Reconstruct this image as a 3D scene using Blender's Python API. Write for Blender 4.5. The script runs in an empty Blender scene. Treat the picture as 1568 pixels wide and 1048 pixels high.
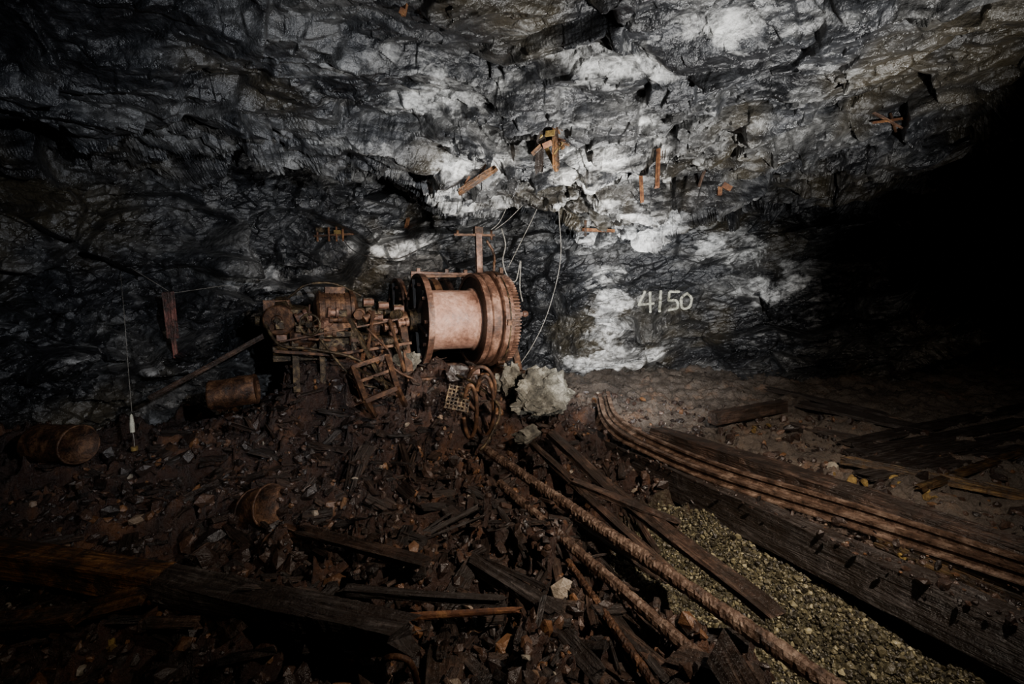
import bpy, math, random
import numpy as np
from mathutils import Vector, Matrix, Euler
random.seed(7); rng=np.random.default_rng(7)
CAM=np.array([0.0,0.0,1.7]); PITCH=math.radians(5.0); F=697.0
cp,sp=math.cos(PITCH),math.sin(PITCH)
# ---------------------------------------------------------------- survey helpers
def ray(px,py):
    u=(px-784)/F; v=(524-py)/F
    return np.array([u,cp+v*sp,-sp+v*cp])
def D(px,py,Y):
    d=ray(px,py); return CAM+d*(Y/d[1])
def G(px,py,z):
    d=ray(px,py); return CAM+d*((z-CAM[2])/d[2])
# ---------------------------------------------------------------- noise (numpy)
def h3(ix,iy,iz,s):
    with np.errstate(over='ignore'):
        h=(ix.astype(np.uint32)*np.uint32(374761393)+iy.astype(np.uint32)*np.uint32(668265263)
           +iz.astype(np.uint32)*np.uint32(2246822519)+np.uint32(s*974711+17))
        h=(h^(h>>np.uint32(13)))*np.uint32(1274126177)
        h=(h^(h>>np.uint32(15)))*np.uint32(2654435761)
        h=h^(h>>np.uint32(16))
    return h.astype(np.float64)/4294967296.0
def vn(P,s=0):
    I=np.floor(P).astype(np.int64); f=P-I; f=f*f*(3-2*f); r=0
    for dx in (0,1):
        for dy in (0,1):
            for dz in (0,1):
                w=(f[:,0] if dx else 1-f[:,0])*(f[:,1] if dy else 1-f[:,1])*(f[:,2] if dz else 1-f[:,2])
                r=r+w*h3(I[:,0]+dx,I[:,1]+dy,I[:,2]+dz,s)
    return r*2-1
def fbm(P,o=4,s=0):
    a=1;r=0;t=0
    for i in range(o):
        r=r+a*vn(P*(2.03**i)+i*7.3,s+i); t+=a; a*=.5
    return r/t
def facet(P,s=0,slope=1.0,k=16.):
    """soft-edged fracture facets: each cell is a tilted plane, edges blended so steps stay clean"""
    I=np.floor(P).astype(np.int64)
    num=np.zeros(len(P));den=np.full(len(P),1e-30)
    for dx in (-1,0,1):
        for dy in (-1,0,1):
            for dz in (-1,0,1):
                a=I[:,0]+dx;b=I[:,1]+dy;c=I[:,2]+dz
                d0=P[:,0]-a-h3(a,b,c,s);d1=P[:,1]-b-h3(a,b,c,s+1);d2=P[:,2]-c-h3(a,b,c,s+2)
                w=np.exp(-k*(d0*d0+d1*d1+d2*d2))
                g=(h3(a,b,c,s+3)-.5)+slope*2*((h3(a,b,c,s+4)-.5)*d0+(h3(a,b,c,s+5)-.5)*d1+(h3(a,b,c,s+6)-.5)*d2)
                num+=g*w; den+=w
    return num/den
# ---------------------------------------------------------------- materials
def mat(name):
    m=bpy.data.materials.new(name); m.use_nodes=True
    nt=m.node_tree; b=nt.nodes['Principled BSDF']; return m,nt,b
def N(nt,t,**k):
    n=nt.nodes.new(t)
    for a,v in k.items(): setattr(n,a,v)
    return n
def ramp(nt,fac,stops):
    r=nt.nodes.new('ShaderNodeValToRGB'); e=r.color_ramp.elements
    while len(e)<len(stops): e.new(.5)
    for i,(p,c) in enumerate(stops):
        e[i].position=p; e[i].color=(c[0],c[1],c[2],1) if not isinstance(c,(int,float)) else (c,c,c,1)
    nt.links.new(fac,r.inputs[0]); return r.outputs[0]
def mix(nt,f,a,b,mode='MIX'):
    n=nt.nodes.new('ShaderNodeMix'); n.data_type='RGBA'; n.blend_type=mode
    for s,v in ((n.inputs[0],f),(n.inputs[6],a),(n.inputs[7],b)):
        if isinstance(v,bpy.types.NodeSocket): nt.links.new(v,s)
        elif isinstance(v,(int,float)): s.default_value=v
        else: s.default_value=(v[0],v[1],v[2],1)
    return n.outputs[2]
def coords(nt,attr=None,scale=(1,1,1),rot=(0,0,0)):
    if attr: o=N(nt,'ShaderNodeAttribute',attribute_name=attr).outputs['Vector']
    else: o=N(nt,'ShaderNodeTexCoord').outputs['Object']
    mp=N(nt,'ShaderNodeMapping'); mp.inputs['Scale'].default_value=scale; mp.inputs['Rotation'].default_value=rot
    nt.links.new(o,mp.inputs[0]); return mp.outputs[0]
def noise(nt,vec,scale,detail=5,rough=.6,dist=0):
    n=N(nt,'ShaderNodeTexNoise'); n.inputs['Scale'].default_value=scale
    n.inputs['Detail'].default_value=min(detail,5); n.inputs['Roughness'].default_value=rough; n.inputs['Distortion'].default_value=dist
    nt.links.new(vec,n.inputs['Vector']); return n.outputs['Fac']
def bump(nt,b,h,st,dist=.02):
    n=N(nt,'ShaderNodeBump'); n.inputs['Strength'].default_value=st; n.inputs['Distance'].default_value=dist
    nt.links.new(h,n.inputs['Height']); nt.links.new(n.outputs[0],b.inputs['Normal'])
def attr(nt,n): return N(nt,'ShaderNodeAttribute',attribute_name=n).outputs['Fac']
def math_(nt,op,a,b):
    n=N(nt,'ShaderNodeMath',operation=op)
    for i,v in enumerate((a,b)):
        if isinstance(v,bpy.types.NodeSocket): nt.links.new(v,n.inputs[i])
        else: n.inputs[i].default_value=v
    return n.outputs[0]

def voro(nt,vec,scale,warp=None):
    if warp is not None:
        vm=N(nt,'ShaderNodeVectorMath',operation='MULTIPLY_ADD'); nt.links.new(warp,vm.inputs[0]); vm.inputs[1].default_value=(.5/scale*1.2,)*3; nt.links.new(vec,vm.inputs[2]); vec=vm.outputs[0]
    v=N(nt,'ShaderNodeTexVoronoi'); v.inputs['Scale'].default_value=scale; nt.links.new(vec,v.inputs['Vector']); return v.outputs['Distance']
def rock_mat():
    m,nt,b=mat('rock_schist'); L=nt.links
    c=coords(nt); cs=coords(nt,None,(.55,1.2,1.3),(0,.22,0))
    n1=noise(nt,cs,.8,5,.66,.3); n2=noise(nt,c,10,5,.70); n3=noise(nt,cs,2.0,5,.70)
    nz=N(nt,'ShaderNodeTexNoise'); nz.inputs['Scale'].default_value=3; nz.inputs['Detail'].default_value=2; L.new(cs,nz.inputs['Vector'])
    v1=voro(nt,cs,3.4,nz.outputs['Color']); v2=voro(nt,cs,11,nz.outputs['Color'])
    col=ramp(nt,n1,[(.38,(.009,.0095,.011)),(.5,(.034,.036,.040)),(.62,(.125,.124,.120))])
    col=mix(nt,.75,col,ramp(nt,n2,[(.38,.15),(.60,1.0)]),'MULTIPLY')
    col=mix(nt,attr(nt,'stain'),col,(.055,.044,.025))
    lime_glare=attr(nt,'lime_glare')  # white mineral mask, also carries painted brightness of the lit roof
    th=math_(nt,'ADD',math_(nt,'MULTIPLY',lime_glare,.20),n3)
    lm=math_(nt,'MULTIPLY',ramp(nt,th,[(.58,0.),(.70,1.)]),ramp(nt,lime_glare,[(.05,0.),(.5,1.)]))
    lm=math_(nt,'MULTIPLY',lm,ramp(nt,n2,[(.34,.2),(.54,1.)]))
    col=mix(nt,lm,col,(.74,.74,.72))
    col=mix(nt,ramp(nt,n2,[(.60,0.),(.72,.35)]),col,(.34,.34,.34))
    col=mix(nt,ramp(nt,v1,[(.0,.0),(.55,.0),(.8,.7)]),col,(.009,.009,.010))
    L.new(col,b.inputs['Base Color'])
    L.new(ramp(nt,n2,[(.3,.2),(.7,.6)]),b.inputs['Roughness'])
    b.inputs['Specular IOR Level'].default_value=.65
    h=math_(nt,'ADD',math_(nt,'MULTIPLY',v1,-1.4),math_(nt,'MULTIPLY',v2,-.5))
    h=math_(nt,'ADD',h,math_(nt,'MULTIPLY',n2,.85))
    bump(nt,b,h,1.0,.034)
    return m
def floor_mat():
    m,nt,b=mat('muddy_floor'); L=nt.links
    c=coords(nt)
    n1=noise(nt,c,2.2,6,.7); n2=noise(nt,c,26,6,.75)
    col=ramp(nt,n1,[(.3,(.011,.0065,.005)),(.5,(.034,.018,.013)),(.7,(.10,.050,.032))])
    grey=ramp(nt,n1,[(.3,(.042,.033,.027)),(.7,(.18,.145,.115))])
    col=mix(nt,attr(nt,'plat'),col,grey)
    col=mix(nt,ramp(nt,n1,[(.56,0.),(.68,.55)]),col,(.16,.068,.024))
    g=ramp(nt,n2,[(.35,(.022,.019,.012)),(.5,(.08,.072,.04)),(.7,(.22,.195,.11))])
    col=mix(nt,attr(nt,'gravel'),col,g)
    L.new(col,b.inputs['Base Color']); L.new(ramp(nt,n2,[(.35,.12),(.65,.6)]),b.inputs['Roughness'])
    b.inputs['Specular IOR Level'].default_value=.6
    bump(nt,b,n2,1.,.04); return m
def wood_mat(name,dark,mid,light):
    m,nt,b=mat(name); L=nt.links
    c=coords(nt,'lc',(1.2,14,14)); c2=coords(nt)
    n=noise(nt,c,3,5,.65,.4); n2=noise(nt,c2,6,5,.72)
    col=ramp(nt,n,[(.3,dark),(.52,mid),(.72,light)])
    col=mix(nt,ramp(nt,n2,[(.44,.9),(.60,.0)]),col,(.020,.013,.009))   # caked mud
    t=attr(nt,'tint'); col=mix(nt,1.,col,ramp(nt,t,[(0,.25),(1,1.)]),'MULTIPLY')
    L.new(col,b.inputs['Base Color']); L.new(ramp(nt,n,[(.3,.25),(.7,.7)]),b.inputs['Roughness'])
    bump(nt,b,math_(nt,'ADD',n,n2),1.,.035); return m
def rust_mat(name,a,bc,c3,rough=.75,scale=9,metal=.0,bd=.01):
    m,nt,b=mat(name); L=nt.links
    c=coords(nt); n=noise(nt,c,scale,5,.72,.3); n2=noise(nt,c,scale*7,4,.7)
    col=ramp(nt,n,[(.34,a),(.5,bc),(.66,c3)])
    col=mix(nt,.65,col,ramp(nt,n2,[(.3,.25),(.7,1.)]),'MULTIPLY')
    L.new(col,b.inputs['Base Color']); L.new(ramp(nt,n2,[(.3,max(.15,rough-.3)),(.7,min(1,rough+.15))]),b.inputs['Roughness'])
    b.inputs['Metallic'].default_value=metal
    bump(nt,b,n2,.7,bd); return m
M={}
M['rock']=rock_mat(); M['floor']=floor_mat()
M['wood']=wood_mat('wood_rotten',(.016,.010,.007),(.065,.036,.024),(.18,.11,.07))
M['woodo']=wood_mat('wood_orange',(.03,.014,.006),(.20,.085,.025),(.42,.21,.07))
M['woody']=wood_mat('wood_ochre_stained',(.025,.014,.007),(.13,.07,.025),(.34,.22,.07))
M['woodd']=wood_mat('wood_dark_wet',(.009,.007,.007),(.032,.026,.023),(.13,.11,.10))
M['woodr']=wood_mat('wood_redpaint',(.08,.02,.012),(.26,.08,.06),(.45,.26,.2))
M['rust']=rust_mat('rust_brown',(.013,.007,.004),(.072,.032,.015),(.23,.115,.055),.6,9,.35)
M['rusto']=rust_mat('rust_orange',(.05,.016,.006),(.14,.052,.018),(.30,.14,.05),.8,9)
M['pink']=rust_mat('drum_primer',(.16,.072,.046),(.40,.215,.15),(.60,.38,.29),.62,3.2)
M['pinkd']=rust_mat('primer_worn',(.020,.010,.006),(.115,.052,.030),(.36,.205,.14),.62,6,.1)
M['black']=rust_mat('black_steel',(.005,.005,.005),(.012,.011,.010),(.05,.028,.02),.55)
M['grease']=rust_mat('greasy_iron',(.010,.008,.006),(.05,.033,.018),(.20,.14,.07),.4,14,.5)
M['rail']=rust_mat('rail_steel',(.03,.018,.012),(.12,.07,.045),(.32,.23,.17),.45,12,.2)
M['pale']=rust_mat('pale_stone',(.035,.032,.024),(.125,.115,.088),(.36,.34,.28),.8,6,0,.05)
M['wire']=rust_mat('pale_wire',(.12,.11,.09),(.24,.22,.19),(.42,.4,.36),.6,20)
M['paint']=rust_mat('number_paint',(.35,.35,.27),(.7,.69,.56),(.85,.85,.72),.8,14)
M['yellow']=rust_mat('sulphur_ochre',(.07,.04,.012),(.20,.125,.03),(.38,.26,.07),.85,10)
def rub(name,cols):
    m,nt,b=mat(name)
    col=ramp(nt,attr(nt,'tint'),cols)
    n2=noise(nt,coords(nt),30,4,.7)
    col=mix(nt,.6,col,ramp(nt,n2,[(.3,.35),(.7,1.)]),'MULTIPLY')
    nt.links.new(col,b.inputs['Base Color']); nt.links.new(ramp(nt,n2,[(.3,.15),(.7,.6)]),b.inputs['Roughness'])
    b.inputs['Specular IOR Level'].default_value=.6
    bump(nt,b,n2,.8,.015); return m
M['rubble']=rub('rubble_stone',[(0,(.010,.007,.006)),(.5,(.032,.019,.014)),(.86,(.08,.045,.030)),(.97,(.18,.082,.03)),(1,(.34,.31,.25))])
M['pebble']=rub('gravel_pebbles',[(0,(.018,.015,.010)),(.5,(.065,.057,.033)),(.85,(.18,.158,.088)),(1,(.48,.43,.25))])
# ---------------------------------------------------------------- mesh building
def mesh_np(name,V,Fq,mats,attrs=None,smooth=False):
    me=bpy.data.meshes.new(name); Fq=np.asarray(Fq); k=Fq.shape[1]
    me.vertices.add(len(V)); me.vertices.foreach_set('co',np.asarray(V,dtype=np.float32).ravel())
    me.loops.add(Fq.size); me.loops.foreach_set('vertex_index',Fq.astype(np.int32).ravel())
    me.polygons.add(len(Fq)); me.polygons.foreach_set('loop_start',np.arange(0,Fq.size,k,dtype=np.int32))
    me.polygons.foreach_set('loop_total',np.full(len(Fq),k,dtype=np.int32))
    me.polygons.foreach_set('use_smooth',np.full(len(Fq),smooth))
    me.update(calc_edges=True)
    for a,v in (attrs or {}).items():
        v=np.asarray(v,dtype=np.float32)
        at=me.attributes.new(a,'FLOAT' if v.ndim==1 else 'FLOAT_VECTOR','POINT')
        at.data.foreach_set('value' if v.ndim==1 else 'vector',v.ravel())
    for mm in mats: me.materials.append(mm)
    o=bpy.data.objects.new(name,me); bpy.context.collection.objects.link(o); return o
class MB:
    def __init__(s): s.v=[];s.f=[];s.lc=[];s.t=[];s.m=[];s.sm=[];s.mats=[]
    def mi(s,k):
        if k not in s.mats: s.mats.append(k)
        return s.mats.index(k)
    def add(s,V,Fs,k,lc=None,tint=None,smooth=False):
        o=len(s.v); tint=random.random() if tint is None else tint
        off=Vector((random.random()*9,random.random()*9,random.random()*9))
        for i,p in enumerate(V):
            s.v.append(tuple(p)); s.lc.append(tuple(Vector(lc[i] if lc else p)+off)); s.t.append(tint)
        m=s.mi(k)
        for q in Fs: s.f.append([i+o for i in q]); s.m.append(m); s.sm.append(smooth)
    def box(s,c,size,R=None,k='rust',tint=None,taper=1.0):
        R=R or Matrix.Identity(3); V=[];lc=[]
        for x in(-1,1):
            for y in(-1,1):
                for z in(-1,1):
                    tt=taper if x>0 else 1
                    l=Vector((x*size[0]/2,y*size[1]/2*tt,z*size[2]/2*tt)); V.append(Vector(c)+R@l); lc.append(l)
        s.add(V,[(0,1,3,2),(4,6,7,5),(0,4,5,1),(2,3,7,6),(0,2,6,4),(1,5,7,3)],k,lc,tint)
    def bar(s,a,b,w,h,k='rust',tint=None,roll=0,taper=1):
        a=Vector(a);b=Vector(b);d=b-a; R=frame(d,roll)
        s.box((a+b)/2,(d.length,w,h),R,k,tint,taper)
    def timber(s,a,b,w,h,k='wood',tint=None,roll=0,rough=.012,seg=26,rag=.08,sag=0,wob=0):
        a=Vector(a);b=Vector(b);d=b-a;Ln=d.length;R=frame(d,roll)
        prof=[(-1,-1),(-.4,-1.02),(.3,-.98),(1,-1),(1.02,-.3),(.97,.4),(1,1),(.3,1.02),(-.4,.97),(-1,1),(-.97,.3),(-1.02,-.4)]
        V=[];lc=[];n=len(prof); ph=random.random()*50
        for i in range(seg+1):
            t=i/seg; x=t*Ln; wy=wob*math.sin(x*1.7+ph); wz=wob*math.sin(x*2.3+ph*2)
            for j,(py,pz) in enumerate(prof):
                dx=0
                if i==0: dx=-random.random()*rag
                if i==seg: dx=random.random()*rag
                ny=math.sin(x*2.1+ph+j)*.7+math.sin(x*5.7+ph*2+j*1.7)*.4+random.uniform(-.18,.18)
                nz=math.sin(x*1.6+ph*1.3+j*.9)*.7+math.sin(x*6.3+ph+j*2.1)*.35+random.uniform(-.18,.18)
                l=Vector((x+dx-Ln/2,py*w/2+ny*rough+wy,pz*h/2+nz*rough+wz))
                V.append((a+b)/2+R@l+Vector((0,0,-sag*math.sin(math.pi*t)))); lc.append(l)
        Fs=[(i*n+j,i*n+(j+1)%n,(i+1)*n+(j+1)%n,(i+1)*n+j) for i in range(seg) for j in range(n)]
        Fs.append(tuple(range(n-1,-1,-1))); Fs.append(tuple(seg*n+j for j in range(n)))
        s.add(V,Fs,k,lc,tint)
    def tube(s,pts,r,k='rust',seg=8,smoothp=True,tint=None,jit=0):
        pts=[Vector(p) for p in pts]
        if smoothp and len(pts)>2: pts=catmull(pts,8)
        V=[];lc=[]; prev=None;L=0
        for i,p in enumerate(pts):
            t=(pts[min(i+1,len(pts)-1)]-pts[max(i-1,0)]).normalized()
            if prev is None:
                u=t.cross(Vector((0,0,1)));
                if u.length<.1: u=t.cross(Vector((0,1,0)))
            else: u=prev-t*prev.dot(t)
            u.normalize(); prev=u; w=t.cross(u)
            if i: L+=(p-pts[i-1]).length
            for j in range(seg):
                a=2*math.pi*j/seg
                dirv=(u*math.cos(a)+w*math.sin(a)); rr=r
                if jit:
                    q=p*14+dirv*1.1; rr=r*(1+jit*(.6*math.sin(q.x*1.3+q.z*2.1)+.6*math.sin(q.y*2.7-q.z*1.9+1)+random.uniform(-1.8,1.8)))
                V.append(p+dirv*rr); lc.append((L,math.cos(a)*r,math.sin(a)*r))
        n=len(pts)
        Fs=[(i*seg+j,i*seg+(j+1)%seg,(i+1)*seg+(j+1)%seg,(i+1)*seg+j) for i in range(n-1) for j in range(seg)]
        Fs.append(tuple(range(seg-1,-1,-1)));Fs.append(tuple((n-1)*seg+j for j in range(seg)))
        s.add(V,Fs,k,lc,tint,jit==0)
    def lathe(s,o,ax,prof,k='rust',seg=64,dent=None,smooth=False):
        o=Vector(o);R=frame(Vector(ax),0);V=[]
        for (a,r) in prof:
            for j in range(seg):
                t=2*math.pi*j/seg; rr=r*(dent(a,t) if dent else 1)
                V.append(o+R@Vector((a,rr*math.cos(t),rr*math.sin(t))))
        n=len(prof); Fs=[]
        for i in range(n-1):
            for j in range(seg): Fs.append((i*seg+j,i*seg+(j+1)%seg,(i+1)*seg+(j+1)%seg,(i+1)*seg+j))
        s.add(V,Fs,k,None,None,smooth)
    def rockc(s,c,size,k='rubble',R=None,tint=None,sub=1):
        import bmesh
        bm=bmesh.new(); bmesh.ops.create_icosphere(bm,subdivisions=sub,radius=1)
        R=R or Euler([random.uniform(0,6) for _ in range(3)]).to_matrix()
        pl=[Vector([random.gauss(0,1) for _ in range(3)]).normalized() for _ in range(11)]
        P_=[]
        for v in bm.verts:
            p=v.co.copy()
            for q in pl:
                e=p.dot(q)-.62
                if e>0: p-=q*e
            P_.append(p)
        A_=np.array([p[:] for p in P_]); sd=random.random()*50
        dn=.25*facet(A_*1.9+sd,7,1.,40.)+.12*facet(A_*5+sd,8,1.,40.)+.05*fbm(A_*9+sd,2,3)
        A_=A_*(1+dn)[:,None]*np.array(size)
        V=[Vector(c)+R@Vector(p) for p in A_]
        Fs=[[v.index for v in f.verts] for f in bm.faces]; bm.free()
        s.add(V,Fs,k,None,tint)
    def obj(s,name,parent=None,bevel=0):
        me=bpy.data.meshes.new(name); me.from_pydata(s.v,[],s.f)
        at=me.attributes.new('lc','FLOAT_VECTOR','POINT'); at.data.foreach_set('vector',[c for p in s.lc for c in p])
        at=me.attributes.new('tint','FLOAT','POINT'); at.data.foreach_set('value',s.t)
        for k in s.mats: me.materials.append(M[k])
        me.polygons.foreach_set('material_index',s.m); me.polygons.foreach_set('use_smooth',s.sm)
        me.update(); o=bpy.data.objects.new(name,me); bpy.context.collection.objects.link(o)
        if parent: o.parent=parent
        if bevel:
            bv=o.modifiers.new('bevel','BEVEL'); bv.width=bevel; bv.segments=2; bv.limit_method='ANGLE'
        return o
def frame(d,roll=0):
    x=d.normalized(); up=Vector((0,0,1))
    if abs(x.z)>.97: up=Vector((0,1,0))
    y=up.cross(x).normalized(); z=x.cross(y)
    R=Matrix((x,y,z)).transposed()
    return R@Matrix.Rotation(roll,3,'X')
def catmull(P,n):
    out=[];Q=[P[0]*2-P[1]]+P+[P[-1]*2-P[-2]]
    for i in range(1,len(Q)-2):
        for j in range(n):
            t=j/n;a,b,c,d=Q[i-1],Q[i],Q[i+1],Q[i+2]
            out.append(.5*((2*b)+(c-a)*t+(2*a-5*b+4*c-d)*t*t+(3*b-a-3*c+d)*t**3))
    out.append(P[-1]); return out
def V(a): return Vector(a)
# ---------------------------------------------------------------- terrain function
B0=G(890,655,.2);B1=G(1568,950,.2)      # track stringer line
P0=G(745,690,.22);P1=G(1270,1048,.02)   # encrusted pipe line
def sm(a,b,x):
    t=np.clip((x-a)/(b-a),0,1); return t*t*(3-2*t)
def side(x,y,A_,B_):
    dx,dy=B_[0]-A_[0],B_[1]-A_[1];L=math.hypot(dx,dy); return (dx*(y-A_[1])-dy*(x-A_[0]))/L
def sideB(x,y): return side(x,y,B0,B1)
def sideP(x,y): return side(x,y,P0,P1)
def hbase(x,y):
    z=-.15+.075*(y-2)
    z=z+.44*np.exp(-((x+.95)/1.7)**2-((y-6.3)/1.35)**2)
    z=z+.90*np.exp(-((x+2.05)/.85)**2-((y-5.45)/.60)**2)+.34*np.exp(-((x+.5)/.8)**2-((y-5.4)/.5)**2)
    z=z+.10*np.maximum(0,-x-3.2)
    b=sideB(x,y);p=sideP(x,y)
    near=sm(5.2,3.6,y)
    tr=sm(-.15,.25,p)*sm(.05,-.6,b)
    z=z-near*.42*tr
    z=z+.06*sm(0,.3,b)*near
    return z
def T(px,py,lift=0):
    z=0.1
    for _ in range(40):
        p=G(px,py,z); z=.7*z+.3*float(hbase(np.array([p[0]]),np.array([p[1]]))[0])
    p=G(px,py,z); return Vector((p[0],p[1],p[2]+lift))
# ---------------------------------------------------------------- rock shell
az=np.radians(np.concatenate([np.linspace(-112,-53,50,endpoint=False),np.linspace(-53,53,1060),np.linspace(53,112,51)[1:]]))
el=np.radians(np.concatenate([np.linspace(-32,-12,30,endpoint=False),np.linspace(-12,46,660),np.linspace(46,89.5,60)[1:]]))
A,E=np.meshgrid(az,el); nr,nc=A.shape
d=np.stack([np.sin(A)*np.cos(E),np.cos(A)*np.cos(E),np.sin(E)],-1).reshape(-1,3)
k=10
def hit(planes):
    out=[]
    for n,Dd in planes:
        n=np.array(n)/np.linalg.norm(n); out.append(np.maximum(0,d@n/Dd)**k)
    return out
walls=hit([((0,.95,.22),8.3),((-1,0,.12),6.6),((-.72,.66,.22),6.9),((1,.1,.1),12.5),((.55,.8,.1),11),((0,-1,0),7)])
roof=hit([((0,.24,1.),2.84),((-.45,.25,.85),3.9),((0,0,1),6)])
ff=np.maximum(d[:,1]*cp-d[:,2]*sp,.05); bpx=784+F*d[:,0]/ff; bpy_=524-F*(d[:,1]*sp+d[:,2]*cp)/ff
lip=np.interp(bpx,[-900,200,340,430,500,560,600,650,700,760,850,900,1000,1100,1200,1290,1420,1568,2200],[150,190,195,185,190,205,222,250,288,300,305,335,322,298,268,240,285,130,60])
lip+=22*fbm(d*7,3,401)+8*fbm(d*24,2,402)
wl=np.interp(bpx,[100,450,600,1100,1250],[95,70,32,36,70])*(1+.5*fbm(d*5,2,405))
on=sm(wl,-wl,bpy_-lip)
acc=sum(walls)+sum(roof)*np.maximum(on,.0)+hit([((0,.0,1.),3.4)])[0]
t=1/np.maximum(acc,1e-12)**(1/k); t=np.minimum(t,16)
azd=np.degrees(A.ravel()); eld=np.degrees(E.ravel())
wob=2.0*np.sin(eld*.35)+1.2*np.sin(eld*.9+1)
opening=sm(40.5,45.5,azd+wob)*sm(1.5,-1.5,eld-(14.0+(azd-42)*.45+.8*np.sin(azd*.8)))
t=t*(1+.9*opening)
P=CAM+d*t[:,None]
def normals(P):
    Q=P.reshape(nr,nc,3); a=np.gradient(Q,axis=1); b=np.gradient(Q,axis=0)
    n=np.cross(a,b).reshape(-1,3); n/=np.maximum(np.linalg.norm(n,axis=1,keepdims=True),1e-9)
    s=np.sign((n*(CAM-P)).sum(1)); s[s==0]=1; return n*s[:,None]
Nn=normals(P)
Dn=Nn*.6+(np.array([0,2.2,1.6])-P)/np.linalg.norm(np.array([0,2.2,1.6])-P,axis=1,keepdims=True)*.4
Dn/=np.linalg.norm(Dn,axis=1,keepdims=True)
disp=np.zeros(len(P))
def blob(c,r,a):
    global disp
    c=np.asarray(c,float); q=(P-c)/np.array(r); disp=disp+a*np.exp(-(q**2).sum(1))
blob(D(780,250,5.8),(1.5,1.0,.9),.25)
blob(D(470,110,4.8),(1.0,.9,.6),.38)
blob(D(640,170,5.2),(.8,.6,.3),.2)
blob(D(560,380,8.2),(1.6,1.5,.7),-.6)
blob(D(925,500,8.6),(.8,1.6,1.1),.6)
blob(D(830,490,8.8),(.35,1.6,1.0),-.55)
blob(D(1250,400,9),(1.5,1.5,.6),-.5)
blob(D(1180,250,6.5),(1.4,1.2,.4),.3)
blob(D(1320,150,5),(.8,.6,.12),-.2); blob(D(1060,170,5),(.8,.6,.2),.22)
blob(D(380,400,7),(.9,.9,.9),.35); blob(D(200,300,6),(.8,.9,.5),.3)
P1b=P+Dn*disp[:,None]
wx,wy,wz=fbm(P1b*.9,3,11),fbm(P1b*.9,3,21),fbm(P1b*.9,3,31)
W=P1b+.14*np.stack([wx,wy,wz],1)
th=math.radians(14); Rs=np.array([[math.cos(th),0,math.sin(th)],[0,1,0],[-math.sin(th),0,math.cos(th)]])
Q=W@Rs.T
up=sm(-.3,-.8,Nn[:,2])
s=(W[:,1]+.6*np.sqrt((W[:,0]-.2)**2+.6))
def saw(v): f=v-np.floor(v); return np.where(f<.84,f/.84,(1-f)/.16)
l1=saw(s/.95+.25*wx); l2=saw(s/.42+.5*wy+.3)
pm=sm(-.25,.3,fbm(P1b*1.1,3,200)); pm2=sm(-.1,.35,fbm(P1b*2.1,3,210))
bed=up*(-.24*(l1-.5)*(.3+pm)-.12*(l2-.5)*pm2)
f1=facet(Q/np.array([2.1,1.1,.95]),40,1.1,45)
f2=facet(Q/np.array([.95,.48,.42])+3,50,1.3,55)
f3=facet(Q/np.array([.40,.19,.165])+7,60,1.5,60)
f4=facet(Q/np.array([.17,.085,.07])+9,70,1.5,50)
near=sm(6.0,3.5,P[:,1])*up                 # roof close overhead: finer amplitude
g=1-.15*up-.40*near
rough_=.35+.65*sm(-.15,.25,fbm(P1b*.8,3,230))
dd=g*(.24*fbm(P1b*.45,3,5)+.44*f1+.28*f2)+(1-.2*near)*rough_*(.12*f3+.05*f4)+bed*(1-.25*near)+.015*fbm(Q/np.array([.2,.1,.09]),3,80)
P2=P1b+Dn*dd[:,None]
lime_glare=np.zeros(len(P))
def lime_glare_blob(px,py,Y,r,a):
    global lime_glare
    c=D(px,py,Y); lime_glare=np.maximum(lime_glare,a*np.exp(-(((P-c)/np.array(r))**2).sum(1)))
lime_glare_blob(720,240,5.6,(.5,.8,.3),1.3); lime_glare_blob(880,250,5.8,(.6,.8,.3),1.3)  # mineral whitened extra here, painting the bright pool of roof light into colour
lime_glare_blob(925,470,8.6,(.45,1.6,.8),1.05); lime_glare_blob(950,545,8.7,(1.0,1.5,.3),1.1); lime_glare_blob(1100,385,8.6,(.8,1.5,.4),.9)
lime_glare_blob(470,100,4.8,(.6,.8,.4),1.); lime_glare_blob(700,120,4.8,(1.3,1.0,.6),.75); lime_glare_blob(1000,60,4.2,(1.7,1.2,.8),.6); lime_glare_blob(1000,190,5.4,(1.2,1.,.5),.65)
lime_glare_blob(440,430,7.4,(.35,1.5,.5),1.); lime_glare_blob(235,220,6,(.3,.8,.25),1.1); lime_glare_blob(960,320,7,(.8,1.4,.4),1.)
lime_glare_blob(420,240,6.5,(.4,.8,.3),.6); lime_glare_blob(120,430,6,(.5,1,.3),.9); lime_glare_blob(200,540,6,(.5,1,.25),.8);lime_glare_blob(1170,440,8.6,(1.2,1.5,.8),.6)
lime_glare_blob(600,380,8.2,(.8,1.5,.4),.7)
lime_glare=np.clip(lime_glare+.14*fbm(P*1.2,3,90),0,1.3)
stain=.65*sm(.02,.35,fbm(P*.8+4,4,95))
idx=np.arange(nr*nc).reshape(nr,nc)
quads=np.stack([idx[:-1,:-1],idx[:-1,1:],idx[1:,1:],idx[1:,:-1]],-1).reshape(-1,4)
isC=(on[quads[:,0]]>.5)&(eld[quads[:,0]]>8)
azq=azd[quads[:,0]]
parts={'ceiling':isC,'wall_left':(~isC)&(azq<-30),'wall_back':(~isC)&(azq>=-30)&(azq<=34),'wall_right':(~isC)&(azq>34)}
for nme,msk in parts.items():
    q=quads[msk]; u,inv=np.unique(q,return_inverse=True)
    mesh_np(nme,P2[u],inv.reshape(-1,4),[M['rock']],{'lime_glare':lime_glare[u],'stain':stain[u]},False)
rel=P2-CAM; reln=rel/np.linalg.norm(rel,axis=1,keepdims=True)
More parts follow.
